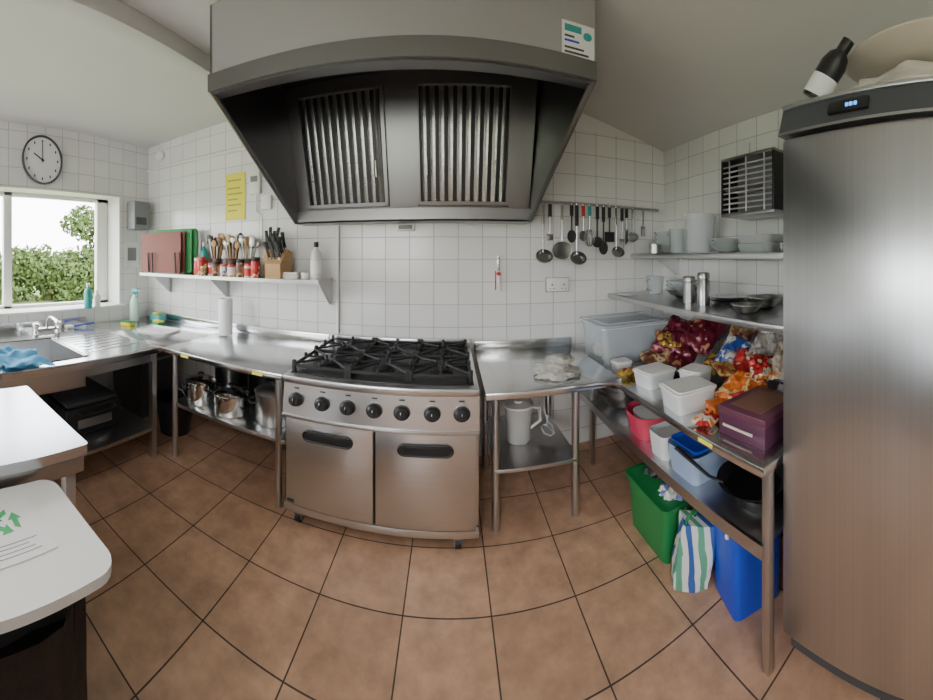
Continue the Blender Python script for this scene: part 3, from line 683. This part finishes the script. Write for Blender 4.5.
tub('food_tub',.945,1.43,BZ2,.17,.14,.075,tw,white,.1); tub('food_tub',.92,1.14,BZ2,.19,.16,.09,tw,white,-.1); tub('food_tub',1.09,1.29,BZ2,.13,.12,.085,tw,white,.3)
tub('food_tub',.90,1.69,BZ2,.10,.09,.05,tw,white)
s=O('chocolate_box')
s.box(.87,1.10,.70,.90,BZ2,BZ2+.085,purple,.003,rz=.05).box(.866,1.104,.696,.904,BZ2+.085,BZ2+.115,mat('purple_lid',(.13,.04,.07),.4),.003,rz=.05)
s.box(.90,1.07,.73,.87,BZ2+.1155,BZ2+.117,mat('purple_print',(.24,.12,.08),.5),rz=.05)
s.box(.862,.8655,.74,.87,BZ2+.04,BZ2+.05,cream,rz=.05)
s.fin()
filmA=mat('clear_bag_film',(.62,.52,.40),.15,alpha=.75,nz=.5,nscale=(20,20,20)); filmB=mat('bag_film_grey',(.55,.52,.48),.15,alpha=.75,nz=.5,nscale=(25,25,25))
piles={}
def pack(name,x,y,z,L,W,H,m,rot,seed):
    s=piles.setdefault(name,O(name)); s.pillow((x,y,z+H*.5),L,W,H,m,rot,seed)
cp='crisp_packet_pile'; sp_='snack_packet_pile'
pack(cp,1.28,1.64,BZ2+.10,.34,.26,.12,maroon,(.3,-.5,.5),1)
pack(cp,1.10,1.60,BZ2+.03,.22,.16,.07,brownf,(.0,.05,-.4),2)
pack(cp,1.36,1.53,BZ2+.16,.30,.22,.09,maroon,(.2,-.6,.2),7)
pack(cp,1.16,1.50,BZ2+.03,.20,.14,.06,maroon,(.1,-.1,1.0),21)
pack(cp,1.04,1.53,BZ2+.02,.17,.06,.045,foilred,(0,0,.7),3)
pack(cp,1.42,1.66,BZ2+.14,.20,.16,.07,goldf,(.3,-.6,.1),14)
pack(cp,1.18,1.64,BZ2+.14,.18,.14,.06,goldf,(.2,-.3,1.2),41)
pack(sp_,1.24,1.33,BZ2+.05,.20,.10,.05,goldf,(0,-.3,.4),4)
pack(sp_,.96,1.0,BZ2+.012,.17,.10,.035,orange,(0,0,.9),5)
pack(sp_,.88,.965,BZ2+.012,.12,.08,.03,foilred,(0,0,.3),6)
pack(sp_,1.10,1.03,BZ2+.05,.18,.12,.045,orange,(.2,-.4,.2),8)
pack(sp_,1.25,1.10,BZ2+.08,.22,.15,.06,foilred,(.3,-.7,.4),9)
pack(sp_,1.30,1.24,BZ2+.12,.20,.14,.06,bluef,(.2,-.8,.1),10)
pack(sp_,1.25,1.19,BZ2+.10,.16,.11,.05,whitef,(.1,-.5,1.0),24)
pack(sp_,1.40,1.30,BZ2+.16,.20,.14,.06,brownf,(.2,-.9,.1),25)
pack(sp_,1.13,1.13,BZ2+.11,.13,.09,.035,goldf,(.1,-.2,1.2),12)
pack(sp_,1.15,.96,BZ2+.075,.15,.10,.04,orange,(.1,-.3,.8),13)
pack(sp_,1.21,.83,BZ2+.05,.14,.10,.05,bluef,(.1,-.3,.3),26)
pack(sp_,1.34,.90,BZ2+.10,.24,.20,.11,filmA,(.2,-.5,.3),11)
pack(sp_,1.38,1.08,BZ2+.14,.20,.16,.09,filmB,(.1,-.8,.2),31)
pack(sp_,1.22,.98,BZ2+.12,.16,.13,.06,foilred,(.1,-.5,.9),33)
for s in piles.values(): s.fin(ang=50)
s=O('biscuit_packet'); s.pillow((.885,1.575,BZ2+.028),.14,.05,.04,goldf,(0,0,.2),23); s.fin(ang=50)
LZ=.451
def bowl(name,x,y,z,r,h_,m,seg=32):
    s=O(name); s.lathe((x,y,z),[(0,0),(r*.45,0),(r*.6,h_*.12),(r*.85,h_*.5),(r*.97,h_*.95),(r*1.04,h_),(r*1.04,h_+.003),(r*.95,h_*.97),(r*.82,h_*.52),(r*.56,h_*.16),(r*.4,.005),(0,.005)],m,seg=seg); return s.fin()
s=O('mixing_bowl_stack')
for k in range(3):
    r=.13+.007*k; h_=.10; z=LZ+.035*k
    s.lathe((.965,1.82,z),[(0,0),(r*.45,0),(r*.6,h_*.12),(r*.85,h_*.5),(r*.97,h_*.95),(r*1.04,h_),(r*1.04,h_+.003),(r*.95,h_*.97),(r*.82,h_*.52),(r*.56,h_*.16),(r*.4,.005),(0,.005)],steel)
s.fin()
bowl('mixing_bowl',1.27,1.8,LZ,.14,.12,chrome)
s=O('colander'); s.lathe((1.25,1.45,LZ),[(0,0),(.08,0),(.13,.06),(.15,.12),(.16,.12),(.16,.124),(.146,.122),(.126,.062),(.076,.004),(0,.004)],chrome).fin()
s=O('washing_up_bowl'); s.rbox(.95,1.47,LZ,.23,.24,.13,.09,pink,taper=.80,open_top=True,seg=8).rbox(.95,1.47,LZ+.006,.16,.17,.11,.06,white,taper=.85,seg=8).fin()
s=O('plastic_tub'); s.rbox(.94,1.27,LZ,.20,.13,.12,.03,tw,taper=.88,open_top=True).rbox(.94,1.27,LZ+.004,.15,.10,.09,.03,white,taper=.9).fin()
s=O('plastic_basket'); s.rbox(.95,1.09,LZ,.23,.19,.13,.03,mat('pale_blue_plastic',(.38,.50,.72),.3,alpha=.85),taper=.86,open_top=True)
s.rbox(.95,1.09,LZ+.132,.20,.17,.018,.02,blue,taper=.94,open_top=True)
s.fin()
pot('griddle_pan',1.0,.80,LZ,.105,.045,m=black,lid=False,handle='long',ang=1.2)
s=O('frying_pan'); s.lathe((.97,.82,LZ+.055),[(0,0),(.10,0),(.13,.035),(.135,.037),(.127,.037),(.098,.006),(0,.005)],black).tube([(.87,.88,LZ+.088),(.84,.92,LZ+.105),(.815,1.08,LZ+.155)],[.008,.008,.012],blackp,flat=.6).fin()
pot('casserole_pot',1.34,.84,LZ,.12,.14,m=chromed); pot('casserole_pot',1.29,1.15,LZ,.11,.15,m=chrome)
s=O('green_crate'); s.rbox(.93,1.30,.002,.25,.32,.28,.03,green,taper=.88,open_top=True,thick=.006)
s.rbox(.93,1.30,.262,.275,.345,.02,.035,green,open_top=True,thick=.016)
s.blob((.90,1.22,.18),(.15,.14,.13),whitef,3,.3,3,fine=.3).blob((.94,1.38,.18),(.17,.14,.13),mat('dark_bag',(.03,.03,.04),.4),5,.3,3,fine=.3).blob((.98,1.28,.17),(.12,.12,.14),clear,6,.3,3)
s.fin()
s=O('striped_cool_bag')
t=bmesh.new(); bmesh.ops.create_cube(t,size=1); bmesh.ops.subdivide_edges(t,edges=t.edges[:],cuts=8,use_grid_fill=True)
for v in t.verts:
    k=1+.22*noise.noise(v.co*3)+.1*noise.noise(v.co*8); v.co.x*=.14*k*(1-.15*max(0,v.co.z)); v.co.y*=.11*k*(1-.5*max(0,v.co.z)); v.co.z=(v.co.z+.5)*.27
s.join(t,bagstripe,Matrix.Translation((.865,1.055,.004))@Matrix.Rotation(-.6,4,'Z')@Matrix.Rotation(.12,4,'Y'))
s.tube([(.84,1.05,.26),(.83,1.03,.31),(.86,1.03,.33),(.89,1.05,.31),(.89,1.06,.26)],.006,green)
s.fin(ang=70)
s=O('blue_cool_box')
s.rbox(.99,.875,.002,.21,.19,.35,.025,blue,rz=-.30,taper=.93)
s.rbox(.99,.875,.353,.22,.20,.022,.025,white,rz=-.30).rbox(.99,.875,.375,.20,.18,.010,.025,mat('pale_lid',(.72,.76,.82),.35),rz=-.30)
R=Matrix.Rotation(-.30,3,'Z'); 
s.tube([Vector((.99,.875,0))+R@Vector(p) for p in ((-.113,-.06,.33),(-.122,-.07,.345),(-.122,-.07,.365),(-.122,.07,.365),(-.122,.07,.345),(-.113,.06,.33))],.007,white)
s.fin()

U=1.49; Lw=1.17
s=O('glass_bowl_stack')
for k in range(4): s.lathe((1.42,1.98,U+.035*k),[(0,0),(.045,0),(.07,.02),(.095,.07),(.10,.07),(.075,.018),(.045,.004),(0,.004)],glass)
s.fin()
s=O('clear_canister'); s.lathe((1.39,1.60,U),[(0,0),(.09,0),(.095,.01),(.105,.26),(.11,.27),(.105,.27),(.10,.26),(.088,.012),(0,.01)],clear).fin()
s=O('glass_measuring_jug'); s.lathe((1.36,1.78,U),[(0,0),(.05,0),(.06,.17),(.065,.18),(.06,.18),(.05,.01),(0,.01)],glass).tube([(1.30,1.78,U+.15),(1.26,1.78,U+.14),(1.26,1.78,U+.06),(1.305,1.78,U+.05)],.006,glass).fin()
s=O('steel_tin'); s.lathe((1.275,1.92,U),[(0,0),(.04,0),(.04,.07),(.037,.07),(.037,.004),(0,.004)],chromed).fin()
s=O('glass_bowl_stack')
for k in range(3): s.lathe((1.38,1.36,U+.02*k),[(0,0),(.045,0),(.07,.015),(.10,.05),(.105,.05),(.075,.013),(.045,.004),(0,.004)],glass)
s.fin()
s=O('glass_dish'); s.rbox(1.38,1.10,U,.22,.22,.05,.04,glass,taper=.9,open_top=True).rbox(1.38,1.10,U+.052,.22,.22,.05,.04,glass,taper=.9,open_top=True).fin()
s=O('glass_dish'); s.rbox(1.38,.83,U,.22,.24,.05,.04,clear,taper=.9,open_top=True).rbox(1.38,.83,U+.052,.2,.2,.06,.04,glass,taper=.9,open_top=True).fin()
for (x,y,h_) in ((1.22,1.50,.17),(1.22,1.38,.20)):
    s=O('salt_shaker'); s.lathe((x,y,Lw),[(0,0),(.034,0),(.034,h_*.75),(.03,h_*.78),(.03,h_*.8),(.034,h_*.82),(.034,h_*.95),(.028,h_),(0,h_)],chromed,seg=24).fin()
s=O('serving_bowl_stack')
for k in range(3): s.lathe((1.36,1.72,Lw+.03*k),[(0,0),(.05,0),(.08,.02),(.115,.06),(.12,.06),(.085,.018),(.05,.004),(0,.004)],glass if k else chromed)
s.fin()
s=O('glass_jug'); s.lathe((1.33,2.00,Lw),[(0,0),(.05,0),(.062,.13),(.066,.14),(.06,.14),(.05,.01),(0,.01)],glass).tube([(1.27,1.98,Lw+.12),(1.23,1.97,Lw+.11),(1.23,1.97,Lw+.05),(1.28,1.98,Lw+.03)],.006,glass).fin()
s=O('plate_stack')
for k in range(5): s.lathe((1.38,1.34,Lw+.008*k),[(0,0),(.07,0),(.11,.012),(.112,.014),(.07,.005),(0,.004)],chromed if k%2 else chrome)
s.fin()
bowl('serving_bowl',1.38,1.10,Lw,.09,.06,chromed)
bowl('pudding_bowl',1.19,1.05,Lw,.07,.045,chromed)
s=O('tea_plate'); s.lathe((1.13,2.02,Lw),[(0,0),(.05,0),(.07,.01),(.066,.012),(0,.005)],paper).fin()
# wall-hung grill unit with bright wire front
s=O('salamander_grill')
a0,a1,b0,b1=1.30,1.53,.98,1.33
s.box(a0+.12,a1,b0,b1,1.72,2.06,grey,.006)
s.box(a0,a1,b1-.012,b1,1.72,2.06,blackp,.003).box(a0,a1,b0,b0+.012,1.72,2.06,blackp,.003)
s.box(a0,a1,b0,b1,2.045,2.065,chromed,.003).box(a0,a1,b0,b1,1.71,1.73,chromed,.003)
for k in range(9): s.tube([(a0+.01,b0+.01,1.755+k*.032),(a0+.01,b1-.01,1.755+k*.032)],.0055,steel,seg=6)
for k in range(3): s.tube([(a0+.004,b0+.06+k*.115,1.73),(a0+.004,b0+.06+k*.115,2.05)],.004,steel,seg=6)
s.box(a0+.02,a0+.12,b0+.012,b1-.012,1.87,1.878,chromed)
s.tube([(1.50,1.30,2.065),(1.50,1.30,2.22)],.003,chrome)
s.fin()
# ------------------------------------------------------------- utensil rail
RZ=1.87; RY=2.13
s=O('utensil_rail'); s.tube([(.55,RY,RZ),(1.44,RY,RZ-.01)],.012,chromed)
for x in (.57,1.0,1.42): s.tube([(x,2.197,RZ),(x,RY,RZ)],.007,chrome)
s.fin()
def hook(s,x): s.tube([(x,RY,RZ+.012),(x,RY-.014,RZ+.006),(x,RY-.016,RZ-.01),(x,RY-.014,RZ-.035),(x,RY-.024,RZ-.04)],.0025,chrome)
def ut(name,kind,x,L,mh,mb,r=.04):
    L*=1.36; r*=1.2
    s=O(name); y=RY-.018; hook(s,x); zt=RZ-.02
    s.tube([(x,y,zt),(x,y,zt-L*.42)],.013 if mh!=dm2 else .008,mh,flat=.5)
    s.tube([(x,y,zt-L*.4),(x,y,zt-L)],.006,mb)
    zb=zt-L
    if kind=='ladle': s.lathe((x,y-.01,zb-r*.7),[(0,-.012),(r*.7,-.008),(r,.015),(r,.03),(r*.96,.03),(r*.93,.015),(r*.65,-.003),(0,-.006)],mb,M=Matrix.Rotation(1.1,4,'X'))
    if kind=='spoon': s.lathe((x,y,zb-r),[(0,-.006),(r*.7,-.004),(r,.002),(r*.7,0),(0,-.002)],mb,M=RX90,sx=.72,sy=1.15)
    if kind=='disc': s.lathe((x,y,zb-r),[(0,-.006),(r*.8,-.004),(r,.004),(r*.8,0),(0,-.002)],mb,M=RX90)
    if kind=='turner': s.box(x-r,x+r,y-.002,y+.002,zb-r*2.2,zb,mb,.001)
    if kind=='whisk':
        for k in range(5):
            a=k*PI/5; s.tube([(x+r*.8*math.sin(t)*math.cos(a),y+r*.8*math.sin(t)*math.sin(a),zb-.13*(1-math.cos(t))/2) for t in [i*2*PI/16 for i in range(16)]],.002,mb,seg=5,closed=True)
    if kind=='fork':
        s.box(x-.018,x+.018,y-.002,y+.002,zb-.02,zb,mb)
        for d in (-.014,0,.014): s.tube([(x+d,y,zb-.02),(x+d,y,zb-.08)],.003,mb,seg=5)
    if kind=='strainer':
        s.tube([(x+r*math.cos(t),y,zb-r+r*math.sin(t)) for t in [i*2*PI/24 for i in range(24)]],.004,mb,closed=True)
        s.lathe((x,y,zb-r),[(r,0),(r*.85,.03),(r*.5,.05),(0,.055)],mat('mesh_metal',(.4,.4,.4),.4,1,alpha=.7),M=RX90)
    if kind=='knife': s.prism([(x-.012,zb+.02),(x+.014,zb+.02),(x+.014,zb-.08),(x-.008,zb-.12)],'y',y-.001,y+.001,mb)
    s.fin()
dm2=mat('utensil_steel',(.32,.32,.32),.25,1)
ut('ladle','ladle',.575,.26,dm2,dm2,.045)
ut('slotted_turner','turner',.62,.16,blackp,dm2,.018)
ut('spider_strainer','disc',.70,.20,dm2,dm2,.055)
ut('serving_spoon','spoon',.765,.14,blackp,blackp,.035)
ut('soup_ladle','ladle',.80,.27,blackp,dm2,.045)
ut('salad_spoon','spoon',.845,.14,red,dm2,.03)
ut('whisk','whisk',.89,.13,teal,dm2,.035)
ut('potato_masher','disc',.945,.17,blackp,blackp,.035)
ut('slotted_spoon','spoon',.99,.20,blackp,blackp,.038)
ut('spatula','turner',1.035,.14,blackp,blackp,.03)
ut('gravy_ladle','ladle',1.085,.24,dm2,dm2,.038)
ut('carving_fork','fork',1.13,.18,blackp,dm2)
ut('bread_knife','knife',1.165,.13,blackp,dm2)
ut('sieve','strainer',1.215,.14,dm2,dm2,.03)
ut('serving_fork','fork',1.30,.10,dm2,dm2)

# ------------------------------------------------------------- added fill lamp and its housing, unseen behind camera
s=O('added_fill_fixture'); lz=cz(-.4)-.01
s.box(-1.0,.2,-1.3,-1.1,lz-.05,lz,white,.01); s.fin()
def area(name,loc,rot,sx,sy,p,col=(1,1,1)):
    L=bpy.data.lights.new(name,'AREA'); L.shape='RECTANGLE'; L.size=sx; L.size_y=sy; L.energy=p; L.color=col
    o=bpy.data.objects.new(name,L); bpy.context.collection.objects.link(o); o.location=loc; o.rotation_euler=rot; return o
area('added_fill_light',(-.4,-1.2,lz-.06),(0,0,0),1.15,.16,22,(1,.96,.92))
W=bpy.data.worlds.new('sky'); SC.world=W; W.use_nodes=True; nt=W.node_tree; bg=nt.nodes['Background']
sk=nt.nodes.new('ShaderNodeTexSky'); sk.sky_type='NISHITA'; sk.sun_disc=False; sk.sun_elevation=.75; sk.sun_rotation=2.5
mx=nt.nodes.new('ShaderNodeMix'); mx.data_type='RGBA'; mx.inputs[0].default_value=.8; mx.inputs[7].default_value=(13,13,13,1)
nt.links.new(sk.outputs[0],mx.inputs[6]); nt.links.new(mx.outputs[2],bg.inputs[0]); bg.inputs[1].default_value=1.0

# ------------------------------------------------------------- camera (cylindrical panorama, as the phone shot it)
c=bpy.data.cameras.new('camera'); o=bpy.data.objects.new('camera',c); bpy.context.collection.objects.link(o); SC.camera=o
o.location=(0,0,1.47); o.rotation_euler=(PI/2,0,0)
c.type='PANO'; c.panorama_type='CENTRAL_CYLINDRICAL'
c.central_cylindrical_range_u_min=-450/350; c.central_cylindrical_range_u_max=483/350
c.central_cylindrical_range_v_min=-444/300; c.central_cylindrical_range_v_max=256/300
c.central_cylindrical_radius=1.0
c.clip_start=.02
